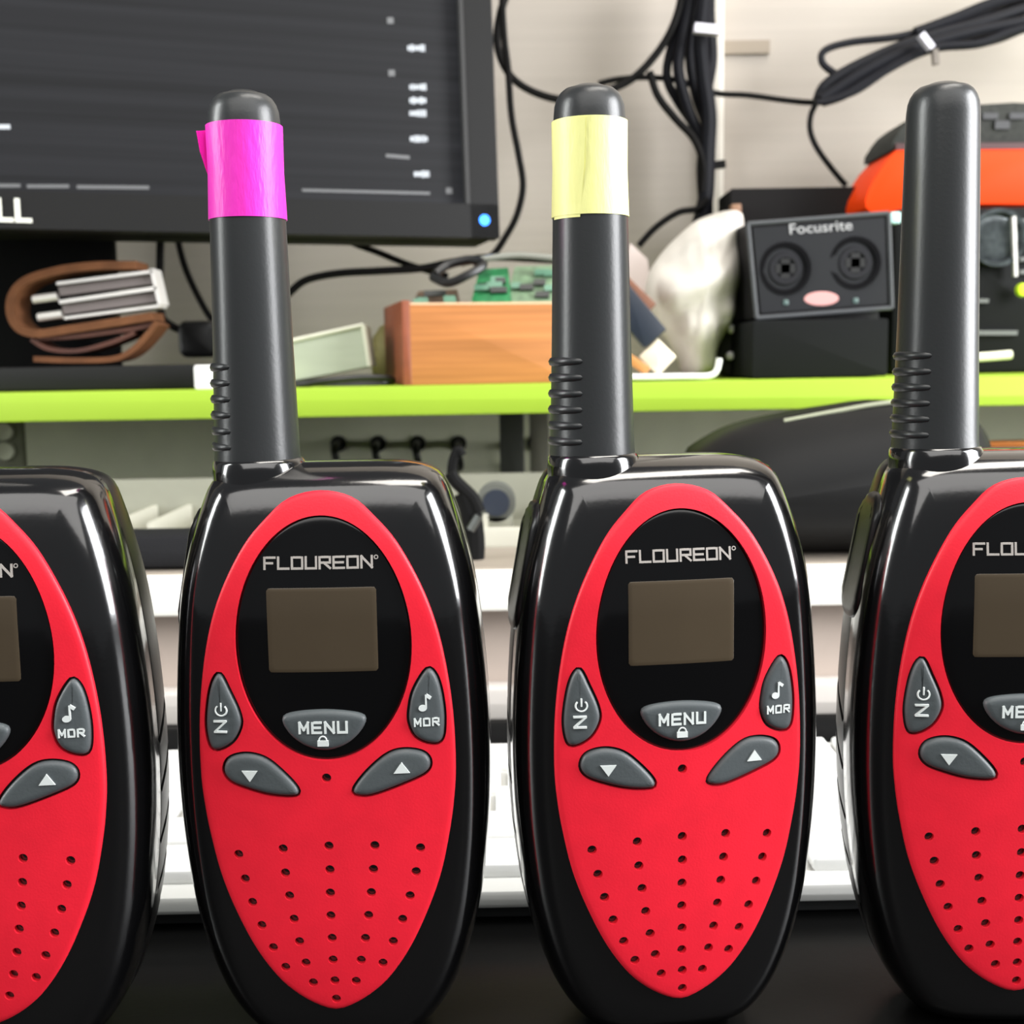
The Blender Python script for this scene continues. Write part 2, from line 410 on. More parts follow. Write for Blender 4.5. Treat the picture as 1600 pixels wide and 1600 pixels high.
    me = nt.mesh('note_symbol'); bend(me); link('note_symbol', me, M_print, B['monitor'], 0)
    # antenna with its collar
    ay = 14*mm; YA = RY+ay
    base = P(403, 712, YA); base2 = P(cx(712), 712, RY)
    x0 = P(cx(1130), 1130, RY).x
    axx = base.x-x0; zb = P(403, 716, YA).z-ZOFF; zt = P(380, 143, YA).z-ZOFF
    ph = zt-zb; k = YA/F*1.0
    prof = [(1e-6, -4*mm), (66*k, -4*mm), (66.5*k, 0), (65.5*k, 2*mm)]
    prof += [(AR(t)*k, 2*mm+t*(ph-8*mm)) for t in (.08, .16, .24, .32, .45, .6, .8, 1.0)]
    ht = ph-5.2*mm
    prof += [(54*k-24*k*(1-math.cos(t*math.pi/2)), ht+(ph-ht-.6*mm)*math.sin(t*math.pi/2)) for t in (0, .2, .4, .6, .8, 1)]
    prof += [(20*k, ph-.1*mm), (8*k, ph), (1e-6, ph)]
    an = MB().lathe(prof, (axx, ay, zb), n=56).build('antenna', M_ant, root, 40)
    for i in range(6):
        h = (1.2+2.95*(i+.45))*mm; rr = AR(h/ph)*k
        rr -= .30*mm; pts = [(axx+rr*math.cos(a)*1.0, ay+rr*math.sin(a), zb+h) for a in [math.radians(140+j*8.5) for j in range(14)]]
        MB().tube(pts, lambda t: .95*mm*math.sin(math.pi*min(1, max(0, t)))**.35+.02*mm, 8, 0).build('rib', M_ant, an, 60)
    # raised collar of the body around the antenna foot
    cl = MB().lathe([(1e-6, -9*mm), (8.6*mm, -9*mm), (8.8*mm, -2.6*mm), (8.6*mm, -.9*mm), (8.2*mm, -.25*mm), (7.6*mm, 0), (1e-6, 0)], (axx+.2*mm, ay, zb+.2*mm), n=48)
    cl.build('antenna_collar', M_body, root, 40)
    root['_ant'] = [axx, ay, zb, ph, k]
    return root
def copy_tree(o, parent=None):
    c = o.copy(); col.objects.link(c)
    if parent: c.parent = parent
    for ch in list(o.children): copy_tree(ch, c)
    return c
def tape(root, m, label, y_top, y_bot, flap):
    axx, ay, zb, ph, k = root['_ant'][:]
    zt = zb+ph-(y_top)*mm; z0 = zb+ph-(y_bot)*mm
    def R(z): t = max(0, min(1, (z-zb-2*mm)/(ph-8*mm))); return AR(t)*k+.12*mm
    R1, R0 = R(zt)+.25*mm, R(z0)+.1*mm; n = 64; mb = MB()
    rings = []
    for rr, z in ((R1-.9*mm, zt), (R1, zt), (R1, zt-.1*mm), (R(.5*(zt+z0)), .5*(zt+z0)), (R0, z0+.1*mm), (R0, z0), (R0-1.0*mm, z0)):
        rings.append([Vector((axx+rr*math.cos(2*math.pi*i/n), ay+rr*math.sin(2*math.pi*i/n), z)) for i in range(n)])
    mb.rings(rings, False, False)
    # loose overlap of the tape end
    if flap == 'left':
        a0 = math.radians(178); A = Vector((axx+R1*math.cos(a0), ay+R1*math.sin(a0), 0))
        B = Vector((axx-R1-1.6*mm, ay-1.0*mm, 0))
        p = [A+Vector((0, 0, zt-.5*mm)), B+Vector((0, 0, zt-.8*mm)), B+Vector((.5*mm, 0, zt-4.5*mm)), A+Vector((0, 0, zt-9*mm))]
        mb.quadbox(p[0], p[1], p[2], p[3], (0, -.12*mm, 0))
    else:
        rings = []
        for z, aw in ((zt-.2*mm, 252), ((zt+z0)/2, 250), (z0-.55*mm, 243)):
            rings.append([Vector((axx+(R((zt+z0)/2)+.22*mm)*math.cos(math.radians(a)), ay+(R((zt+z0)/2)+.22*mm)*math.sin(math.radians(a)), z)) for a in [190+(aw-190)*j/16 for j in range(17)]])
        fl2 = MB().rings(rings, False, False, closed=False); mb.add(fl2.v, fl2.f)
    o = mb.build('tape_band', m, root, 40); o['label'] = label; return o
radio = build_radio()
spec = [  # pixel of the face centre line at y 1130, depth of the face, turn, label
    (-48, .2165, 0.0, 'red and black walkie-talkie cut off by the left edge, only its right half showing'),
    (509, .2198, 0.0, 'red and black walkie-talkie with pink tape round its antenna'),
    (1064, .2216, 8.5, 'red and black walkie-talkie with yellow tape round its antenna'),
    (1600, .2224, -1.0, 'red and black walkie-talkie with a bare untaped antenna, right of the yellow-taped one')]
radios = [radio]+[copy_tree(radio) for _ in range(3)]
order = [radios[1], radios[0], radios[2], radios[3]]
for r, (px, Y, rz, lab) in zip(order, spec):
    r.location = (P(px, 1130, Y).x, Y, 0); r.rotation_euler = (0, 0, math.radians(rz)); r['label'] = lab; r['group'] = 'walkie-talkies in a row on the desk'
tape(order[1], M_pink, 'hot pink tape', 6.3, 23.2, 'left')
tape(order[2], M_yell, 'bright yellow tape', 6.6, 23.8, 'front')
for r in order: del r['_ant']

# ---------------------------------------------------------------- keyboard
M_kw = mat('white_key', (238, 238, 236), .45)
M_kb = mat('white_keyboard_case', (206, 206, 202), .4)
def keyboard():
    a = Pz(770, 1446, 0); Y0 = a.y; rz = math.radians(.6)
    kb = thing('keyboard', 'white low keyboard lying behind the row of radios', 'keyboard', (0, Y0, 0), rz)
    tilt = math.radians(1.3); R = Matrix.Rotation(tilt, 3, 'X')
    W, D = .430, .100
    c = R @ Vector((0, D/2, 0))+Vector((0, 0, .0062))
    MB().box(c, (W, D, .0045), R=R, bev=.001).build('case', M_kb, kb)
    base = MB().box(R @ Vector((0, D/2+.001, 0))+Vector((0, 0, .0022)), (W-.006, D-.006, .004), R=R)
    base.build('underside', mat('dark_rubber', (45, 46, 46), .6), kb)
    for s in (-1, 1): MB().box((s*.17, D-.012, .0035), (.03, .008, .007)).build('foot', MATS['dark_rubber'], kb)
    key0 = None; rows = 5; pitch = (D-.010)/rows
    for r in range(rows):
        n = 15; x = -W/2+.006; wk = (W-.012)/n; off = (0, .35, .55, .8, 0, 0)[r]*wk*.5
        for i in range(n):
            if r == 0 and 5 <= i <= 9:
                if i > 5: continue
                kx, kw = x+7.5*wk, 5*wk-.0022
            else: kx, kw = x+(i+.5)*wk+(off if 0 < i < n-1 else 0), wk-.0022
            y = .006+(r+.5)*pitch
            p = R @ Vector((kx, y, 0))+Vector((0, 0, .0062+.0038))
            if kw > .05:
                k = MB().box((0, 0, 0), (kw, pitch-.002, .0036), bev=.0007).build('key', M_kw, kb)
            elif key0 is None:
                key0 = k = MB().box((0, 0, 0), (kw, pitch-.002, .0036), bev=.0007).build('key', M_kw, kb)
            else:
                k = key0.copy(); col.objects.link(k); k.parent = kb
            k.location = p; k.rotation_euler = (tilt, 0, 0)
keyboard()

# ---------------------------------------------------------------- low white riser behind the keyboard
UY = .440
zt = P(780, 897, UY).z; zl = P(780, 955, UY).z; zm = P(780, 1062, UY+.012).z
ru = thing('desk_riser', 'long low white riser running behind the keyboard', 'shelf', (0, UY, 0))
M_white = mat('white_laminate', (246, 244, 236), .4)
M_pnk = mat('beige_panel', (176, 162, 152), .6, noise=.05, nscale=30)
MB().box((0, .085, (zt+zl)/2), (.90, .17, zt-zl), bev=.0008).build('top_board', M_white, ru)
MB().box((0, .0885, zt+.0003), (.892, .158, .0012)).build('top_tone_sheet', mat('beige_top_tone', (150, 140, 128), .6, noise=.05, nscale=30), ru, 0)  # added sheet, beige to tone down the overlit top of the white board
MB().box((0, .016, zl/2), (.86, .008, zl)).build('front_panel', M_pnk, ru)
MB().box((0, .006, .006), (.88, .011, .012), bev=.001).build('plinth', mat('light_grey_plinth', (196, 190, 184), .5), ru)
for s in (-1, 1): MB().box((s*.435, .09, zl/2), (.012, .15, zl)).build('side', M_white, ru)
TZ = zt
# added round bar that makes the dark band between keyboard and riser
mat('black_rubber', (14, 14, 14), .4)
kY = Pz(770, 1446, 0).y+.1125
cb = MB().tube([(x, kY+.0015*math.sin(x*9), .0075) for x in (-.24, -.12, 0, .12, .24)], .0075, 16); tag(cb.build('dark_band_bar', mat('dark_band_black', (12, 12, 12), .8, spec=.1)), 'long round black bar added for the dark band along the rear edge of the white keyboard', 'bar')

# ---------------------------------------------------------------- slotted metal tray on the riser
M_tray = mat('grey_beige_metal', (150, 150, 136), .42, metal=.1, noise=.06, nscale=60)
TY = .50
tr = thing('slotted_tray', 'long beige grey slotted tray standing on the white riser', 'tray', (0, TY, TZ))
tz = P(780, 752, TY+.05).z-TZ
MB().box((-.15, .0, .0045), (.38, .004, .009), bev=.0006).build('front_lip', mat('pale_metal_edge', (196, 194, 180), .4), tr)
MB().box((-.15, .035, .002), (.38, .07, .004)).build('base', M_tray, tr)
bk = MB().box((-.15, .068, tz/2+.002), (.38, .004, tz)).build('back', M_tray, tr)
cut = MB()
for px in range(16, 860, 66):
    p = P(px, 752, TY+.068)
    cut.box((p.x, .068, tz-.006), (.0085, .02, .0035))
c = cut.build('cut', M_tray); boolean(bk, c)
for i, px in enumerate((120, 205, 262, 330, 660, 760, 850)):
    p = P(px, 790, TY+.03); MB().box((p.x, .034, .008), (.0022, .064, .010)).build('divider', mat('pale_metal_edge', (0, 0, 0)), tr)
# objects in the tray
M_knob = mat('dark_blue_plastic', (46, 52, 64), .4)
p = P(775, 772, .515)
rz_ = MB(); R0 = Matrix.Identity(3)
kn = thing('cable_reel', 'small grey reel with dark blue centre between the two taped radios', 'reel', (p.x, .515, TZ))
rr = .0082; zc = rr*1.02+.009
MB().lathe([(1e-6, 0), (rr, 0), (rr, .003), (rr*.8, .0035), (rr*.8, .009), (rr, .0095), (rr, .012), (1e-6, .012)], (0, 0, zc), 'Y').build('rim', mat('mid_grey_plastic', (98, 100, 94), .5), kn)
MB().lathe([(1e-6, -.001), (rr*.68, -.001), (rr*.72, .002), (1e-6, .002)], (0, 0, zc), 'Y').build('hub', M_knob, kn)
MB().box((0, .006, .006), (.014, .012, .012), bev=.001).build('stand', M_tray, kn)
# black rubbery bundle left of reel
p0 = lambda x, y, Y: P(x, y, Y)
def blob(name, pts, r, m, label, cat, n=12):
    return tag(MB().tube(pts, r, n).build(name, m), label, cat)
M_blk = mat('black_rubber', (14, 14, 14), .4)
M_matb = mat('matte_black', (16, 16, 16), .7, spec=.12)
cl = thing('clamp', 'black jointed clamp standing behind the top corner of the pink-taped radio', 'clamp', (p0(735, 880, .47).x, .47, TZ))
b0 = Vector(cl.location)
MB().tube([P(738, 893, .47)-b0, P(741, 850, .47)-b0, P(735, 800, .47)-b0, P(725, 770, .47)-b0], .0042).build('arm', M_matb, cl)
MB().tube([P(748, 800, .468)-b0, P(738, 778, .468)-b0, P(712, 752, .468)-b0, P(704, 738, .468)-b0], .0026).build('jaw', M_matb, cl)
MB().tube([P(735, 828, .464)-b0, P(748, 806, .464)-b0], .0018, 8, 2).build('screw', mat('grey_steel', (90, 92, 90), .35, metal=.8), cl)
MB().tube([P(705, 748, .475)-b0, P(708, 720, .475)-b0, P(716, 703, .475)-b0, P(722, 712, .475)-b0], .0019).build('hook', M_matb, cl)
# black cloth/pouch seen left, between first and second radio
po = MB().box((0, 0, .0068), (.075, .026, .0125), bev=.003).build('pouch', mat('charcoal_fabric', (34, 34, 36), .9, spec=.1, bump=.6, nscale=700)); po.location = (P(262, 880, .46).x, .466, TZ+.001); 
tag(po, 'charcoal fabric pouch on the white riser between the untaped left radio and the pink-taped one', 'pouch')
# ---------------------------------------------------------------- green shelf
SY = .56
M_green = mat('lime_green_board', (150, 181, 55), .5, spec=.2, noise=.03, nscale=20)
sz1, sz0 = P(600, 604, SY).z, P(600, 650, SY).z
a, b = P(0, 612, SY), P(1600, 586, SY)
sh = thing('green_shelf', 'lime green shelf board running across behind the radios', 'shelf', (0, SY, 0))
MB().box((0, .11, (sz0+sz1)/2), (1.10, .22, sz1-sz0), bev=.0008).build('board', M_green, sh)
for s in (-1, 1): MB().box((s*.52, .11, sz0/2), (.02, .2, sz0)).build('side_support', M_green, sh)
ST = sz1
# row of tool hooks under the shelf on a rail
M_rail = mat('olive_grey_panel', (226, 226, 200), .6, noise=.05, nscale=40)
pb = MB().box((0, .765, sz0/2), (1.04, .012, sz0-.002)).build('back_board', M_rail, angle=0)
pb.parent = sh; pb.location = (0, -SY, 0)
dark_hooks = mat('dark_steel', (40, 40, 38), .4, metal=.5)
first = None
for i, px in enumerate((515, 580, 645, 712, 838)):
    p = P(px, 700, .72)
    hk = thing('wall_hook', ['', '', '', '', ''][i], 'hook', (p.x, .759, p.z), 0, 'hooks under the green shelf')
    MB().tube([(0, 0, 0), (0, -.018, 0), (.001, -.026, -.004), (.002, -.024, -.011), (.001, -.018, -.014)], .0022, 8).build('prong', dark_hooks, hk)
    MB().lathe([(1e-6, 0), (.005, 0), (.005, -.0022), (1e-6, -.0022)], (0, 0, 0), 'Y', 20).build('plate', dark_hooks, hk)
    hk['label'] = ['small dark hook under the green shelf, first right of the pink-taped antenna', 'small dark hook under the green shelf, second right of the pink-taped antenna',
                   'small dark hook under the green shelf, third right of the pink-taped antenna', 'small dark hook under the green shelf, fourth right of the pink-taped antenna', 'small dark hook beside the dark post, just left of the yellow-taped antenna'][i]
# dark post and light fitting right of it
p = P(800, 700, .66); q = P(800, 640, .66)
ps = MB().box((p.x, .66, (sz0+TZ)/2), (.013, .012, sz0-TZ), bev=.001).build('support_post', mat('dark_post', (52, 54, 48), .6))
tag(ps, 'dark square post under the green shelf, left of the yellow-taped radio', 'post')
ps2 = MB().box((P(843, 700, .66).x, .664, (sz0+TZ)/2), (.010, .010, sz0-TZ), bev=.001).build('support_post', mat('grey_post', (112, 110, 98), .6))
tag(ps2, 'pale grey square post under the green shelf, behind the yellow-taped radio', 'post')
rbx = thing('riser_back_box', '', 'box')
bpy.data.objects.remove(rbx)
# perforated bracket at the far left
p = P(12, 690, .60)
br = thing('bracket', 'dark bracket with two round screws under the left end of the green shelf', 'bracket', (p.x, .60, sz0))
MB().box((0, 0, -.014), (.016, .006, .028), bev=.001).build('plate', mat('olive_dark', (58, 60, 42), .6), br)
for dz in (-.006, -.0155): MB().lathe([(.0022, -.0045), (.0042, -.0048), (.0046, -.003), (.0046, 0), (1e-6, 0)], (0, 0, dz), 'Y', 24).build('screw', mat('screw_grey', (120, 122, 104), .5, metal=.3), br)

# ---------------------------------------------------------------- monitor
def monitor():
    YR = .640
    br_ = P(779, 373, YR)
    dxy = None
    # left reference at same height, nearer
    lo, hi = .3, .9
    for _ in range(60):
        m_ = (lo+hi)/2
        if P(0, 357, m_).z > br_.z: hi = m_
        else: lo = m_
    bl = P(0, 357, lo)
    ax = (br_-bl); ang = math.atan2(ax.y, ax.x)
    ang = max(-.35, min(.35, ang))
    W, Hh = .50, .315
    mo = thing('computer_monitor', 'black computer monitor with dark screen standing on the green shelf', 'monitor', (br_.x, YR, br_.z), ang)
    # local: x from -W..0, z from 0 up, y back ; slight backward tilt
    T = Matrix.Rotation(math.radians(-3), 3, 'X')
    def X(v): return T @ Vector(v)
    M_bez = mat('monitor_plastic', (30, 30, 30), .5, spec=.12, bump=.05, nscale=800)
    s = YR/F/math.cos(PITCH)
    bw, bh = 45*s, 50*s
    mb = MB()
    mb.box(X((-W/2, .020, Hh/2)), (W, .026, Hh), R=T, bev=.002); mb.build('housing', mat('monitor_back', (14, 14, 14), .6, spec=.1), mo)
    fr = MB()
    for c, dd in (((-W/2, .003, bh/2), (W, .010, bh)), ((-W/2, .003, Hh-bw/2), (W, .010, bw)), ((-bw/2, .003, Hh/2), (bw, .010, Hh)), ((-W+bw/2, .003, Hh/2), (bw, .010, Hh))):
        fr.box(X(c), dd, R=T)
    f_ = fr.build('bezel', M_bez, mo, 0)
    # bright inner bevel line
    MB().box(X((-bw-.0012, -.0004, bh+(Hh-bh-bw)/2)), (.0020, .004, Hh-bh-bw), R=T).build('bezel_edge', mat('bezel_edge_grey', (58, 58, 58), .5, spec=.15), mo, 0)
    ms = bpy.data.materials.new('dark_screen'); ms.use_nodes = True; nt = ms.node_tree; b = nt.nodes['Principled BSDF']
    b.inputs['Base Color'].default_value = srgb(14, 14, 15); b.inputs['Roughness'].default_value = .5; b.inputs['Specular IOR Level'].default_value = .12
    tc = nt.nodes.new('ShaderNodeTexCoord'); mp = nt.nodes.new('ShaderNodeMapping'); mp.inputs['Scale'].default_value = (.6, 1, 60)
    n = nt.nodes.new('ShaderNodeTexNoise'); n.inputs['Scale'].default_value = 3; n.inputs['Detail'].default_value = 3
    r = nt.nodes.new('ShaderNodeValToRGB'); e = r.color_ramp.elements
    e[0].position = .35; e[0].color = srgb(40, 41, 43); e[1].position = .72; e[1].color = srgb(60, 61, 65)
    for x, y in ((tc.outputs['Object'], mp.inputs[0]), (mp.outputs[0], n.inputs['Vector']), (n.outputs['Fac'], r.inputs[0]), (r.outputs[0], b.inputs['Emission Color'])): nt.links.new(x, y)
    b.inputs['Emission Strength'].default_value = .7
    scn = MB().box(X((-W/2, .0065, bh+(Hh-bh-bw)/2)), (W-2*bw, .001, Hh-bh-bw), R=T).build('screen', ms, mo, 0)
    M_tx = mat('screen_text', (160, 165, 170), emit=.5); M_ln = mat('screen_line', (84, 85, 86), emit=.5)
    iv = mo.matrix_basis.inverted() if False else (Matrix.Translation(mo.location) @ Matrix.Rotation(ang, 4, 'Z')).inverted()
    nrm = T @ Vector((0, -1, 0)); org = X((0, .0058, 0))
    def on(px, py):     # the point of the screen plane seen at a pixel
        d_ = RM @ Vector(((px-800)/F, -(py-800)/F, -1)); o_ = Vector((0, 0, H))
        dl = iv.to_3x3() @ d_; ol = iv @ o_
        t = (org-ol).dot(nrm)/dl.dot(nrm); return ol+dl*t
    def bar(x0, y0, x1, y1, m, nm, th, par=scn):
        A, B = on(x0, y0), on(x1, y1); u = (B-A).normalized(); v = T @ Vector((0, 0, 1)); h = th*s/2
        # broken into small strokes like tiny words
        mb = MB(); mb.quadbox(A-v*h, B-v*h, B+v*h, A+v*h, -nrm*.0002+nrm*0); return mb.build(nm, m, par, 0)
    for (x, y, w_) in ((637, 75, 27), (640, 136, 26), (640, 157, 26), (640, 177, 26), (641, 217, 27), (647, 272, 24)):
        A = on(x, y); mb = MB(); xx = x
        while xx < x+w_:
            l_ = random.choice((3, 4, 5)); hh = random.choice((7, 9, 10)); p1, p2 = on(xx, y), on(min(x+w_, xx+l_), y); v = T @ Vector((0, 0, hh*s/2))
            mb.quadbox(p1-v, p2-v, p2+v, p1+v, (0, .0002, 0)); xx += l_+1
        mb.build('menu_word', M_tx, scn, 0)
    for x0, y0, x1, y1, th in ((-60, 290, 32, 290, 5), (42, 291, 108, 291, 5), (120, 292, 233, 293, 5), (472, 297, 672, 302, 4)):
        bar(x0, y0, x1, y1, M_ln, 'text_line', th)
    bar(-30, 198, 16, 198, M_tx, 'text_line', 6)
    for x, y in ((610, 32), (612, 114), (702, 298)): bar(x-5, y, x+5, y, M_ln, 'screen_mark', 9)
    bar(603, 243, 640, 246, M_ln, 'text_line', 5)
    # power light and maker's lettering on the lower bezel
    org = X((0, -.0021, 0))
    A = on(757, 344); led = MB().lathe([(1e-6, 0), (8*s, 0), (8*s, .0006), (1e-6, .0006)], A-Vector((0, .0004, 0)), 'Y', 20)
    led.build('power_light', mat('blue_led', (40, 130, 255), emit=3.0), mo)
    A = on(43, 331); hgt = 31*s
    me = textmesh('DELL', hgt*1.38, .0003, Matrix.Translation(A+Vector((-.0158, -.0002, 0))) @ Matrix.Rotation(math.radians(.5), 4, 'Y'), .0340, bold=.0003)
    link('maker_lettering', me, mat('silver_white_print', (235, 235, 222), .4, emit=0), mo, 0)
    # neck and foot
    iv2 = iv
    nb = iv2 @ Vector((P(60, 450, .70).x, .70, ST)); 
    MB().box((nb.x, nb.y, (nb.z)/2+.03), (P(178, 400, .68).x*2-P(-58, 400, .68).x*2 > 0 and .085 or .085, .022, -nb.z+.06), bev=.003).build('neck', mat('monitor_back', (0, 0, 0)), mo)
    f0 = iv2 @ Vector((P(120, 590, .62).x, .62, ST+.0075))
    R = Matrix.Rotation(-ang, 3, 'Z')
    l, r_ = P(-120, 590, .575).x, P(322, 590, .575).x
    f0 = iv2 @ Vector(((l+r_)/2, .64, ST+.0058))
    MB().box(f0, (r_-l, .13, .0112), R=R, bev=.0015).build('foot', mat('monitor_foot', (26, 26, 26), .6, spec=.15), mo)
    return mo
monitor()

# ---------------------------------------------------------------- things on the green shelf
# leather wallet folded around a metal tool
M_lea = mat('tan_leather', (98, 63, 40), .7, spec=.15, noise=.18, nscale=120, bump=.4)
M_lea2 = mat('dark_tan_leather', (70, 34, 20), .65, noise=.18, nscale=120, bump=.4)
def strip(pts, th, Y0, Y1, n=6, closed=False):
    """a thick ribbon following pixel points, extruded from Y0 to Y1"""
    w3 = [P(x, y, Y0) for x, y in pts]; q = spline([(p.x, p.z) for p in w3], n, closed)
    q = [Vector((p[0], p[1])) for p in q]; N = len(q); A = []; B = []
    for i in range(N):
        t = (q[(i+1) % N if closed else min(i+1, N-1)]-q[i-1 if closed else max(i-1, 0)]).normalized(); nn = Vector((-t.y, t.x))*th/2
        A.append(q[i]+nn); B.append(q[i]-nn)
    R = []
    for i in range(N): R.append([Vector((A[i].x, Y0, A[i].y)), Vector((A[i].x, Y1, A[i].y)), Vector((B[i].x, Y1, B[i].y)), Vector((B[i].x, Y0, B[i].y))])
    if closed: R.append(R[0])
    return MB().rings(R, not closed, not closed)
WB = .585
wl = thing('leather_wallet', 'tan leather wallet folded open on its side on the monitor foot', 'wallet', (0, 0, 0))
strip([(212, 414), (150, 415), (92, 422), (40, 438), (18, 462), (16, 492), (30, 514), (58, 521), (110, 514), (170, 505), (238, 494)], .0038, WB, WB+.02).build('outer_fold', M_lea, wl, 60)
strip([(58, 528), (110, 526), (160, 520), (215, 512), (240, 505)], .0022, WB+.002, WB+.02).build('inner_flap', M_lea2, wl, 60)
strip([(48, 530), (75, 545), (120, 548), (170, 536), (210, 520)], .0020, WB+.002, WB+.02).build('inner_flap', M_lea2, wl, 60)
strip([(52, 561), (110, 563), (175, 561), (205, 548), (228, 525), (244, 505)], .0026, WB, WB+.02).build('lower_flap', M_lea, wl, 60)
# metal tool inside
M_st = mat('polished_steel', (228, 224, 220), .3, metal=.35); M_sd = mat('dark_tool_steel', (108, 100, 98), .45, metal=.1)
tl = thing('folding_tool', 'steel folding tool with bright plates held inside the tan wallet', 'tool', (0, 0, 0))
def plank(x0, y0, x1, y1, hpx, Y, dep, nm, m, par, bev=0):
    A, B = P(x0, y0, Y), P(x1, y1, Y); v = Vector((0, 0, 1)); u = (B-A).normalized(); v = Vector((-u.z, 0, u.x)); h = hpx*Y/F/2
    return MB().quadbox(A-v*h, B-v*h, B+v*h, A+v*h, (0, dep, 0)).build(nm, m, par, 0)
plank(92, 455, 236, 436, 14, WB+.004, .012, 'body_scale', M_sd, tl); plank(98, 484, 242, 464, 14, WB+.004, .012, 'body_scale', M_sd, tl)
plank(88, 443, 238, 424, 4.5, WB+.001, .014, 'plate', M_st, tl); plank(92, 472, 244, 450, 5.5, WB+.001, .014, 'plate', M_st, tl); plank(100, 497, 248, 478, 4, WB+.001, .014, 'plate', M_st, tl)
plank(236, 420, 249, 476, 5, WB+.001, .014, 'end_plate', M_st, tl)
for cx_, cy_ in ((70, 466), (78, 494)):
    A, B = P(cx_-18, cy_+2, WB+.006), P(cx_+20, cy_-3, WB+.006)
    MB().tube([A, A.lerp(B, .5), B], 6.5*WB/F, 14, 2).build('rivet_barrel', mat('white_steel', (235, 232, 225), .3, metal=.5), tl)
# small white plug by the pink-taped antenna
pw = P(322, 610, .565)
wp = MB().box((P(324, 590, .57).x, .566, ST+.0055), (.0078, .010, .0110), bev=.0008).build('white_plug', mat('white_plastic', (244, 244, 240), .4))
tag(wp, 'small white plug on the green shelf beside the pink-taped antenna', 'plug')
# frosted tray leaning
def quadthing(name, pts, Y, dep, m, label, cat, lean=0):
    v = [P(x, y, Y+(lean if i >= 2 else 0)) for i, (x, y) in enumerate(pts)]
    return tag(MB().quadbox(*v, (0, dep, 0)).build(name, m, angle=0), label, cat)
M_frost = mat('frosted_plastic', (170, 176, 158), .5, noise=.08, nscale=25, aniso=(1, 1, 5))
ft = thing('frosted_case', 'tilted frosted white plastic case on the green shelf left of the wooden box', 'case')
v = [P(440, 598, .60), P(578, 572, .60), P(568, 508, .60), P(440, 536, .60)]
MB().quadbox(*v, (0, .03, 0)).build('case_body', M_frost, ft, 0)
M_fr2 = mat('frosted_edge', (205, 204, 186), .45)
def rod(p, q, r, nm, m, par): return MB().tube([p, p.lerp(q, .5), q], r, 8, 2).build(nm, m, par)
off = Vector((0, -.0004, 0))
rod(v[3]+off, v[2]+off, .0011, 'rim', M_fr2, ft); rod(v[1]+off, v[2]+off, .0013, 'rim', M_fr2, ft)
# black flat adapter underneath
ba = thing('black_cable_coil', 'flat coil of thin black cable under the frosted case', 'cable')
MB().tube([P(450, 606, .58), P(480, 600, .575), P(520, 594, .575), P(570, 590, .58), P(612, 592, .585), P(600, 600, .59), P(540, 603, .59), P(480, 600, .595)], .0016, 8).build('loop', M_blk, ba)
MB().tube([P(455, 602, .60), P(520, 597, .60), P(615, 600, .60)], .0022, 8).build('loop', M_blk, ba)
# greenish crumpled bit left of the box
yb = tag(MB().lathe([(1e-6, 0), (.007, .002), (.009, .012), (.007, .024), (.003, .030), (1e-6, .031)], (P(604, 560, .66).x, .66, ST), n=14).build('gourd_ornament', mat('olive_yellow', (150, 142, 88), .6, noise=.2, nscale=120)), 'small olive yellow rounded ornament just left of the wooden box', 'ornament')

# wooden box with circuit boards in it
M_pine = mat('orange_pine', (168, 110, 64), .6, spec=.15, noise=.22, nscale=28, aniso=(.3, 1, 14), bump=.2)
M_pine_d = mat('pine_end', (128, 66, 40), .55, noise=.12, nscale=28, aniso=(1, 1, 5))
bx = thing('wooden_box', 'open orange pine box on the green shelf left of the yellow-taped antenna', 'box')
YB = .575
A, B, C, D = P(643, 600, YB), P(905, 596, YB), P(905, 478, YB), P(641, 484, YB)
zb_ = ST; hb = P(760, 474, YB).z-ST; x0 = P(641, 540, YB).x; x1 = P(905, 540, YB).x; dp = .075; t_ = .004
ro = math.radians(-3)
bx.location = (x0, YB, ST); bx.rotation_euler = (0, 0, math.radians(12))
W_ = x1-x0
MB().box((W_/2, t_/2, hb/2), (W_, t_, hb), bev=.0004).build('front_board', M_pine, bx)
MB().box((W_/2, .0022, hb+.0003), (W_, .0040, .0010)).build('top_edge', mat('pale_edge_pine', (214, 176, 140), .6), bx, 0)  # thin strip along the top edge, paler than the front board
MB().box((W_/2, dp-t_/2, hb/2+.001), (W_, t_, hb+.002), bev=.0004).build('back_board', M_pine, bx)
MB().box((-.0015, dp/2, hb/2+.001), (t_, dp, hb+.002), bev=.0004).build('end_board', M_pine_d, bx)
MB().box((W_+.0015, dp/2, hb/2), (t_, dp, hb), bev=.0004).build('end_board', M_pine_d, bx)
MB().box((W_/2, dp/2, .002), (W_-.001, dp-.008, .003)).build('bottom_board', M_pine, bx)
M_pcb = mat('green_circuit_board', (38, 112, 66), .4, noise=.45, nscale=180); M_pcb2 = mat('pale_green_board', (110, 134, 104), .45, noise=.3, nscale=200)
def board(lo, px0, py0, px1, py1, Y, m, label):
    v = [P(px0, py1, Y), P(px1, py1-2, Y), P(px1-6, py0, Y+.018), P(px0+14, py0+3, Y+.018)]
    o = thing('circuit_board', label, 'circuit board', (0, 0, 0))
    MB().quadbox(*v, (0, .0015, 0)).build('board', m, o, 0)
    for i in range(7):
        t = random.random()*.8+.1; u = random.random()*.6+.2
        c = (v[0].lerp(v[1], t)).lerp(v[3].lerp(v[2], t), u)
        MB().box(c-Vector((0, .0012, 0)), (.004+random.random()*.004, .003, .003), R=Matrix.Rotation(-.5, 3, 'X')).build('chip', mat('chip_%d' % (i % 2), (30, 34, 30) if i % 2 else (86, 128, 104), .4), o, 0)
    return o
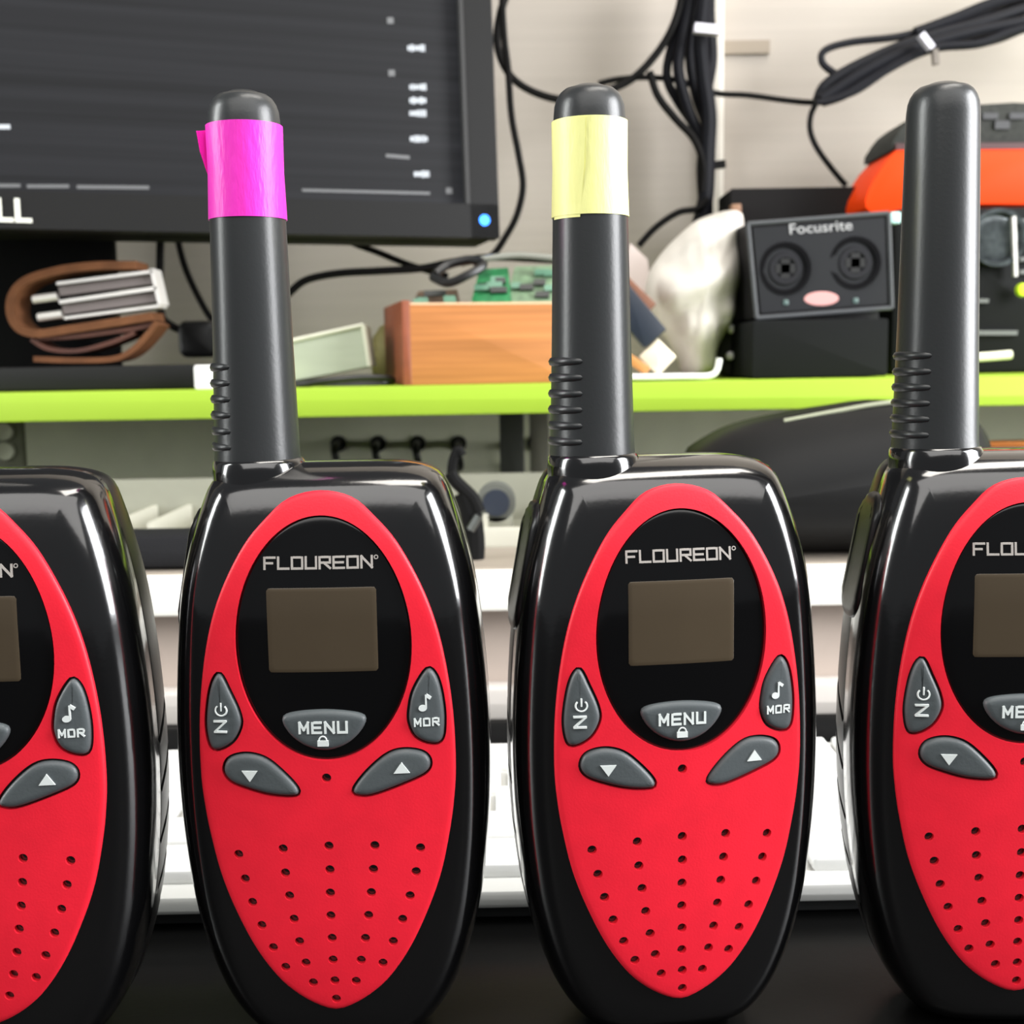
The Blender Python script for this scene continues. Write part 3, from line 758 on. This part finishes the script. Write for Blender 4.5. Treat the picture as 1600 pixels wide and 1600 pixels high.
board(0, 735, 418, 800, 478, .598, M_pcb, 'bright green circuit board standing up in the wooden box')
board(0, 790, 414, 880, 478, .604, M_pcb2, 'pale green circuit board at the right end of the wooden box')
board(0, 640, 452, 720, 480, .600, mat('brown_board', (88, 72, 58), .5, noise=.4, nscale=200), 'small brown circuit board at the left end of the wooden box')
# dark loop of cable on the boards
tag(MB().tube([P(675, 432, .60), P(700, 442, .595), P(730, 430, .595), P(755, 414, .60), P(735, 406, .605), P(700, 414, .605), P(680, 428, .60)], .0022, 8).build('cable', M_blk), 'loop of black cable lying over the circuit boards in the wooden box', 'cable')
# glossy rim above boards
tag(MB().tube([P(720, 412, .61), P(760, 404, .61), P(810, 399, .612), P(870, 404, .612)], .0016, 8).build('clear_cable', mat('grey_clear_cable', (120, 122, 112), .3)), 'grey translucent cable arching over the wooden box', 'cable')

# white plastic bag
def bag():
    rnd = random.Random(3)
    outl = [(1148, 330), (1100, 338), (1062, 366), (1030, 400), (1012, 432), (1008, 470), (1022, 505), (1040, 530), (1058, 560), (1070, 585), (1108, 582), (1122, 545), (1140, 500), (1152, 450), (1160, 400), (1158, 350)]
    YB2 = .640; o2 = resample(spline([(P(x, y, YB2).x, P(x, y, YB2).z) for x, y in outl], 6), 72)
    o2 = ccw(o2); c = sum(o2, Vector((0, 0)))/len(o2); R = []
    for k, t in enumerate((.04, .2, .36, .5, .62, .74, .84, .92, .97, 1.0)):
        ring = []
        for i, p in enumerate(o2):
            q = c+(p-c)*t; a = i/len(o2)*2*math.pi
            y = YB2-.030*math.sqrt(max(0, 1-t*t))+.0030*math.sin(q.x*210+q.y*120)*t+.0022*math.sin(q.y*260-q.x*90+1)+.0012*math.sin(a*11-3*t)*t*t*t+.0008*math.sin(q.x*900)*t
            ring.append(Vector((q.x, y, q.y)))
        R.append(ring)
    for t, dy in ((.97, .006), (.8, .016), (.5, .022), (.2, .024)):
        R.append([Vector(((c+(p-c)*t).x, YB2+dy, (c+(p-c)*t).y)) for p in o2])
    o = MB().rings(R).build('plastic_bag', mat('white_plastic_bag', (214, 208, 198), .42, bump=.5, nscale=60, noise=.04), angle=80)
    return tag(o, 'crumpled white plastic bag standing on the shelf right of the yellow-taped antenna', 'bag')
bag()
# second paler piece behind, top left
# pink-beige card edge behind the bag
tag(MB().quadbox(P(960, 480, .67), P(1020, 480, .67), P(1012, 405, .67), P(985, 380, .67), (0, .004, 0)).build('card', mat('pink_card', (214, 200, 194), .6), angle=0), 'pale pink card leaning behind the white plastic bag', 'card')
# usb stick
us = thing('usb_stick', 'dark blue usb stick with cream plug leaning against the white plastic bag', 'usb stick')
def oriented(pa, pb, hpx, Y, dep, nm, m, par, bev=.0006):
    A, B = P(*pa, Y), P(*pb, Y); u = B-A; ang = math.atan2(u.z, u.x)
    return MB().box((A+B)/2, (u.length, dep, hpx*Y/F), R=Matrix.Rotation(-ang, 3, 'Y'), bev=bev).build(nm, m, par)
oriented((960, 455), (1023, 530), 44, .600, .010, 'body', mat('dark_navy', (26, 34, 46), .4), us)
oriented((1012, 543), (1042, 572), 40, .600, .006, 'plug', mat('cream_metal', (232, 222, 198), .35, metal=.3), us)
oriented((965, 430), (1018, 482), 16, .606, .012, 'cap', mat('brown_leather', (116, 74, 52), .6), us)
tag(oriented((975, 555), (1012, 580), 14, .590, .008, 'wooden_peg', mat('amber_wood', (176, 122, 64), .5), None), 'small amber wooden peg beside the yellow-taped antenna on the shelf', 'peg')
# white tray with upturned corner
tw = thing('white_dish', 'shallow white dish with upturned rim under the white bag', 'dish')
MB().tube([P(930, 589, .578), P(1000, 589, .578), P(1070, 588, .578), P(1108, 587, .578), P(1120, 578, .578), P(1124, 560, .578)], .0014, 8).build('rim', mat('white_plastic', (0, 0, 0)), tw)
MB().quadbox(P(930, 592, .580), P(1112, 590, .580), P(1112, 587, .580), P(930, 589, .580), (0, .08, .0)).build('base', mat('white_plastic', (0, 0, 0)), tw, 0)

# audio interface
ai = thing('audio_interface', 'small dark audio interface with two round sockets on a black block', 'audio interface')
YI = .600
q = [P(1182, 497, YI), P(1393, 481, YI+.004), P(1388, 333, YI+.004), P(1168, 350, YI)]
M_al = mat('dark_grey_metal', (34, 35, 37), .6, spec=.12, bump=.05, nscale=500); M_edge = mat('grey_edge_metal', (72, 74, 76), .5, spec=.2)
ux = (q[1]-q[0]).normalized(); uz = (q[3]-q[0]).normalized(); un = ux.cross(uz).normalized()   # towards viewer (-y)
if un.y > 0: un = -un
MB().quadbox(q[0], q[1], q[2], q[3], -un*.09).build('case', mat('black_case', (24, 23, 24), .6, spec=.12), ai, 0)
fi = .0022; qq = [q[0]+ux*fi+uz*fi, q[1]-ux*fi+uz*fi, q[2]-ux*fi-uz*fi, q[3]+ux*fi-uz*fi]
MB().quadbox(*[p+un*.0008 for p in qq], -un*.002).build('front_plate', M_al, ai, 0)
fr = MB(); loop = [q[0], q[1], q[2], q[3]]
for i in range(4):
    a_, b_ = loop[i]+un*.0004, loop[(i+1) % 4]+un*.0004; fr.tube([a_, a_.lerp(b_, .5), b_], .0011, 8, 2)
fr.build('frame', M_edge, ai)
def onface(px, py, up=0):
    d_ = RM @ Vector(((px-800)/F, -(py-800)/F, -1)); o_ = Vector((0, 0, H)); t = (q[0]-o_).dot(un)/d_.dot(un); return o_+d_*t+un*up
Rm = Matrix((ux, -un, uz)).transposed()
s6 = YI/F
M_sock = mat('socket_black', (6, 6, 8), .7, spec=.08); M_sring = mat('socket_ring', (34, 34, 37), .6, spec=.12); M_hole = mat('socket_hole', (4, 4, 5), .7)
hgt0 = P(1280, 499, .600).z-ST+.0056
for cx_, cy_ in ((1226, 420), (1335, 411)):
    c = onface(cx_, cy_)
    so = MB().lathe([(1e-6, .004), (29*s6, .004), (32*s6, -.0014), (40*s6, -.0016), (41*s6, 0), (41*s6, .004)], c, 'Y', 40, M=None).build('socket', M_sock, ai)
    MB().lathe([(15*s6, .003), (15*s6, -.0012), (17*s6, -.002), (24*s6, -.002), (26*s6, -.0010), (26*s6, .003)], c, 'Y', 36).build('socket_ring', M_sring, so)
    MB().box(c+un*.0012, (30*s6, .001, 14*s6)).box(c+un*.0012, (14*s6, .001, 30*s6)).build('socket_slot', M_hole, so, 0)
fa, fb = onface(1200, 492), onface(1384, 481)
MB().box(((fa.x+fb.x)/2, .655, ST+hgt0-.0025), (fb.x-fa.x, .08, .0115)).build('foot', M_hole, ai, 0)
c = onface(1282, 467, .001)
MB().loftxz([(c.x+27*s6*math.cos(t), c.z+11*s6*math.sin(t)) for t in [2*math.pi*i/28 for i in range(28)]], [(c.y-.0006, .0003), (c.y-.0002, 0), (c.y+.002, 0)]).build('badge', mat('pink_badge', (204, 150, 146), .4), ai)
for px, py in ((1227, 473), (1336, 470)):
    c = onface(px, py, .001); MB().box(c, (8*s6, .001, 8*s6), bev=.0003).build('indicator', mat('teal_grey', (84, 104, 100), .4), ai)
c = onface(1281, 356, .0011)
me = textmesh('Focusrite', 22*s6, .0002, Matrix.Translation(c) @ Rm.to_4x4(), 98*s6, bold=.15*s6); link('lettering', me, mat('grey_white_print', (150, 150, 150), .6), ai, 0)
# black block under it
bb = MB(); l = P(1178, 590, .585); r_ = P(1392, 590, .585); hgt = P(1280, 499, .600).z-ST+.0022
bb.box(((l.x+r_.x)/2, .64, ST+hgt/2-.001), (r_.x-l.x, .10, hgt-.003), bev=.001)
tag(bb.build('black_box', mat('dull_black_card', (24, 25, 25), .8, spec=.08)), 'plain black box under the audio interface on the green shelf', 'box')
# dark brown box behind
kb = MB(); l = P(1142, 300, .70); r_ = P(1342, 300, .70); top = P(1240, 292, .70).z
kb.box(((l.x+r_.x)/2, .722, (ST+top)/2), (r_.x-l.x, .04, top-ST), bev=.001)
dk = kb.build('dark_box', mat('dark_brown_card', (28, 27, 27), .8, spec=.08)); tag(dk, 'tall dark box standing against the wall behind the audio interface', 'box')
st2 = MB().box((P(1151, 400, .69).x, .695, (ST+P(1151, 318, .69).z)/2), (.0055, .008, P(1151, 318, .69).z-ST), bev=.0006); tag(st2.build('wooden_strip', mat('brown_wood_strip', (130, 96, 72), .6, noise=.1)), 'brown wooden strip upright between white bag and dark box', 'strip')
# small screws / trinkets right of dish
for i, (px, py) in enumerate(((1143, 514), (1141, 556))):
    p = P(px, py, .64)
    o = MB().lathe([(1e-6, -.002), (.0018, -.0016), (.0024, 0), (.0018, .0016), (1e-6, .002)], (p.x, .64, p.z), 'Y', 14).build('metal_bead', M_st)
    tag(o, ['upper small steel bead on the dark pouch between white bag and interface', 'lower small steel bead on the dark pouch between white bag and interface'][i], 'bead')
dp_ = MB(); l = P(1120, 590, .645).x; r_ = P(1185, 590, .645).x
dp_.box(((l+r_)/2, .66, ST+.016), (r_-l, .03, .032), bev=.006)
tag(dp_.build('dark_pouch', mat('olive_black', (34, 35, 28), .8)), 'small olive black pouch between the white bag and the black block', 'pouch')

# orange and black device behind the bare antenna
og = thing('orange_speaker', 'orange and black rounded device at the right end of the shelf', 'speaker')
YO = .665
M_or = mat('orange_plastic', (224, 62, 10), .5, spec=.15); M_og = mat('dark_grey_rubber', (50, 51, 48), .7, spec=.15, bump=.4, nscale=300, noise=.2)
def prism(pts, Y, dep, nm, m, par, n=5, bev=.001):
    o2 = spline([(P(x, y, Y).x, P(x, y, Y).z) for x, y in pts], n) if n else [Vector((P(x, y, Y).x, P(x, y, Y).z)) for x, y in pts]
    return MB().loftxz(o2, [(Y, bev), (Y+bev*.3, bev*.3), (Y+bev, 0), (Y+dep, 0)]).build(nm, m, par)
prism([(1355, 300), (1400, 234), (1440, 231), (1640, 231), (1680, 260), (1680, 310), (1640, 320), (1500, 320), (1420, 328), (1360, 332)], YO, .05, 'shell', M_or, og, 3)
prism([(1392, 235), (1404, 205), (1430, 180), (1480, 166), (1680, 163), (1690, 226), (1440, 228)], YO+.002, .05, 'rubber_top', M_og, og, 2)
plank(1400, 229, 1680, 227, 9, YO-.0005, .05, 'seam', mat('dark_maroon', (62, 26, 26), .5), og)
for px in (1548, 1590): plank(px-12, 181, px+12, 181, 9, YO+.0005, .004, 'raised_mark', mat('darker_rubber', (54, 54, 56), .6), og)
plank(1555, 195, 1578, 195, 12, YO+.0005, .004, 'raised_mark', MATS['darker_rubber'], og)
# black camera-like recorder under it
rc = thing('black_recorder', 'black recorder with glassy dial beneath the orange device', 'recorder')
l, r_ = P(1395, 500, .645).x, P(1760, 500, .645).x; tp = P(1560, 322, .645).z
MB().box(((l+r_)/2, .675, (ST+tp)/2), (r_-l, .055, tp-ST), bev=.003).build('body', mat('recorder_black', (20, 21, 21), .6, spec=.12), rc)
c = P(1556, 372, .645); R_ = 44*.645/F
MB().lathe([(1e-6, -.001), (R_*.5, -.002), (R_*.8, -.001), (R_*.86, -.004), (R_, -.004), (R_, .003), (1e-6, .003)], c, 'Y', 36).build('dial', mat('glassy_grey', (84, 90, 92), .15, metal=.6, noise=.5, nscale=160), rc)
plank(1585, 338, 1588, 432, 5, .640, .003, 'chrome_trim', M_st, rc)
for k in range(5): plank(1594, 345+k*20, 1700, 343+k*20, 6, .6445, .003, 'grille_bar', mat('grille_grey', (92, 94, 92), .5), rc)
c = P(1599, 453, .640); MB().lathe([(1e-6, -.0014), (.003, -.001), (.0036, .002), (1e-6, .002)], c, 'Y', 20).build('green_knob', mat('lime_light', (200, 230, 40), .4), rc)
plank(1500, 470, 1545, 470, 6, .6445, .003, 'small_slot', MATS['grille_grey'], rc)
plank(1500, 520, 1590, 520, 7, .6445, .003, 'lower_trim', MATS['grille_grey'], rc)
# cream stick + cyan bit
cs = MB().tube([P(1500, 560, .60), P(1545, 557, .60), P(1580, 554, .60)], .0022, 10, 2).build('cream_stick', mat('cream_plastic', (214, 214, 188), .4)); tag(cs, 'short cream stick lying on the green shelf right of the bare antenna', 'stick')
cyb = MB().box(P(1397, 341, .62), (.0050, .006, .0055), bev=.0006).build('usb_plug', mat('pale_cyan', (184, 226, 222), .4)); tag(cyb, 'tiny pale cyan plug at the top corner of the audio interface', 'plug')

# ---------------------------------------------------------------- under the shelf on the right: black helmet-like case and copper bar
def bigcase():
    YC = .475; pts = [(1085, 720), (1110, 695), (1165, 668), (1240, 650), (1320, 637), (1400, 628), (1500, 640), (1540, 680), (1550, 760), (1540, 860), (1500, 893), (1300, 893), (1180, 893), (1100, 860), (1080, 790)]
    o2 = resample(spline([(P(x, y, YC).x, P(x, y, YC).z) for x, y in pts], 6), 90)
    zmin = min(p[1] for p in o2); o2 = [Vector((p[0], max(p[1], TZ+.0003))) for p in o2]
    g = thing('black_case', 'large rounded black case under the shelf right of the yellow-taped radio', 'case')
    MB().loftxz(o2, [(YC-.030, .022), (YC-.026, .014), (YC-.018, .007), (YC-.008, .002), (YC, 0), (YC+.03, 0), (YC+.045, .010), (YC+.05, .02)]).build('shell', mat('soft_black', (26, 26, 26), .55, spec=.12), g, 60)
    q = [P(x, y-1, YC-.004) for x, y in ((1225, 659), (1262, 652), (1310, 643), (1360, 634), (1400, 629))]
    MB().tube(q, .0009, 8).build('piping', mat('pale_piping', (150, 154, 130), .4), g)
bigcase()
cpb = MB().box((P(1640, 695, .60).x, .60, P(1640, 692, .60).z), (.14, .01, .0030), bev=.0006)
tag(cpb.build('copper_bar', mat('copper', (186, 112, 52), .4, metal=.4)), 'thin copper bar under the shelf at the right edge', 'bar')

# ---------------------------------------------------------------- wall slot, upright rail, cables
tag(MB().box((P(1165, 75, WY-.002).x, WY-.001, P(1165, 75, WY).z), (72*WY/F, .004, 19*WY/F)).build('wall_slot', mat('brown_grey', (146, 134, 118), .6), angle=0), 'short brown-grey bar fixed to the wall right of the cable bundle', 'bar')
rl = MB().box((P(1122, 100, WY-.01).x, WY-.006, .40), (17*WY/F, .010, .58), bev=.001)
rl_o = rl.build('upright_rail', mat('white_rail', (214, 208, 196), .5)); tag(rl_o, 'upright white rail on the wall behind the black cable bundle', 'rail')
M_c1 = mat('cable_black', (14, 13, 12), .6, spec=.12); M_c2 = mat('cable_navy', (9, 10, 17), .55, spec=.2)
def cable(pts, rpx, Y, label, m=None, dy=None, name='cable', group=None):
    w3 = [P(x, y, Y+(dy[i] if dy else 0)) for i, (x, y) in enumerate(pts)]
    return tag(MB().tube(w3, rpx*Y/F, 10).build(name, m or M_c1), label, 'cable', group)
cable([(790, -60), (785, 0), (788, 60), (794, 110), (799, 180), (810, 240), (817, 290), (808, 335), (790, 370), (770, 398), (740, 415)], 5.2, .72, 'long black cable hanging just right of the monitor edge')
cable([(800, -30), (782, 20), (777, 70), (795, 115), (830, 142), (880, 156), (930, 148), (985, 125), (1025, 85), (1052, 40), (1066, -10), (1070, -60)], 6, .735, 'black cable sagging from the monitor to the upright bundle behind the yellow-taped antenna')
cable([(935, 131), (965, 124), (1010, 121), (1060, 126), (1115, 145), (1170, 149), (1230, 157), (1272, 160), (1300, 152)], 4.5, .745, 'thin black cable running level from the bundle to the coil at right')
cable([(1015, 112), (1028, 150), (1055, 185), (1085, 218), (1100, 260), (1098, 300)], 6, .728, 'black cable slanting down into the upright bundle')
cable([(998, 384), (1025, 355), (1060, 332), (1090, 326), (1105, 310)], 5, .725, 'short black cable curving out of the foot of the upright bundle')
# thick vertical bundle : one thing, several strands
bd = thing('cable_bundle', 'thick upright bundle of black cables tied against the wall rail', 'cable bundle')
def strand(pts, rpx, Y, m=M_c2): MB().tube([P(x, y, Y) for x, y in pts], rpx*Y/F, 10).build('strand', m, bd)
strand([(1080, -60), (1078, 0), (1066, 60), (1060, 110), (1075, 170), (1098, 230), (1102, 290), (1090, 350)], 9, .735)
strand([(1100, -60), (1100, 0), (1095, 60), (1100, 120), (1108, 180), (1106, 240), (1104, 300), (1096, 345)], 12, .73)
strand([(1110, -60), (1108, 20), (1112, 90), (1104, 150), (1110, 210), (1106, 280), (1105, 340)], 9, .74)
strand([(1070, -60), (1070, 10), (1050, 70), (1042, 120), (1060, 160), (1092, 205)], 7, .74)
strand([(1092, -60), (1084, 30), (1078, 90), (1088, 150), (1104, 200), (1096, 260), (1100, 330)], 8, .745)
plank(1086, 42, 1125, 46, 13, .715, .006, 'tie', mat('white_tie', (214, 212, 220), .5), bd)
plank(1112, 258, 1134, 255, 11, .73, .006, 'clip', M_c1, bd)
# coil top right
co = thing('cable_coil', 'coiled black cable tied with a white tie at top right of the wall', 'cable coil')
def cs_(pts, rpx, Y): MB().tube([P(x, y, Y) for x, y in pts], rpx*Y/F, 10).build('turn', M_c2, co)
cs_([(1330, 128), (1300, 112), (1284, 96), (1290, 78), (1330, 66), (1400, 58), (1450, 46), (1520, 28), (1600, -10), (1660, -30)], 5.5, .74)
cs_([(1278, 158), (1290, 134), (1330, 108), (1400, 76), (1460, 55), (1530, 36), (1600, 14), (1680, -10)], 9, .735)
cs_([(1282, 156), (1300, 144), (1350, 112), (1410, 82), (1460, 66), (1530, 48), (1600, 34), (1680, 20)], 9, .73)
cs_([(1285, 160), (1320, 148), (1370, 118), (1420, 90), (1465, 74), (1530, 68), (1580, 50), (1680, 24)], 7, .728)
cs_([(1300, 140), (1350, 104), (1410, 70), (1470, 44), (1540, 16), (1620, 4), (1690, 0)], 8, .745)
cs_([(1440, 66), (1480, 60), (1520, 66), (1560, 58), (1610, 40), (1680, 36)], 9, .742)
cs_([(1430, 52), (1490, 30), (1550, 6), (1610, -10)], 9, .738)
cs_([(1276, 160), (1296, 158), (1340, 142), (1385, 112), (1425, 90)], 4.5, .726)
plank(1441, 52, 1458, 74, 9, .715, .006, 'tie', mat('white_tie', (0, 0, 0)), co)
plank(1462, 76, 1464, 100, 8, .722, .004, 'tie_tail', mat('grey_brown_tie', (104, 96, 86), .5), co)
cable([(1276, 160), (1267, 180), (1266, 205), (1277, 232), (1300, 264), (1322, 290)], 4.5, .735, 'thin black cable dropping from the coil to the dark box')
# cables under the monitor
cable([(252, 340), (250, 400), (250, 450), (252, 490), (262, 505), (290, 520), (316, 532)], 6, .66, 'black cable dropping straight down behind the tan wallet')
cable([(272, 340), (280, 385), (292, 425), (312, 468), (330, 498), (350, 520)], 5, .67, 'thin black cable slanting down left of the pink-taped antenna')
cable([(520, 350), (545, 376), (590, 394), (640, 414), (700, 432)], 5, .67, 'thin black cable slanting from the monitor towards the wooden box')
cable([(400, 500), (430, 480), (455, 455), (480, 437), (530, 427), (600, 423), (660, 419), (710, 409), (770, 402), (830, 404), (900, 408)], 6, .645, 'thick black cable arching from the pink-taped antenna over the wooden box')
pg = MB().box(P(312, 530, .655), (.020, .015, .019), bev=.003).build('power_plug', M_blk); tag(pg, 'black power plug beside the pink-taped antenna', 'plug')
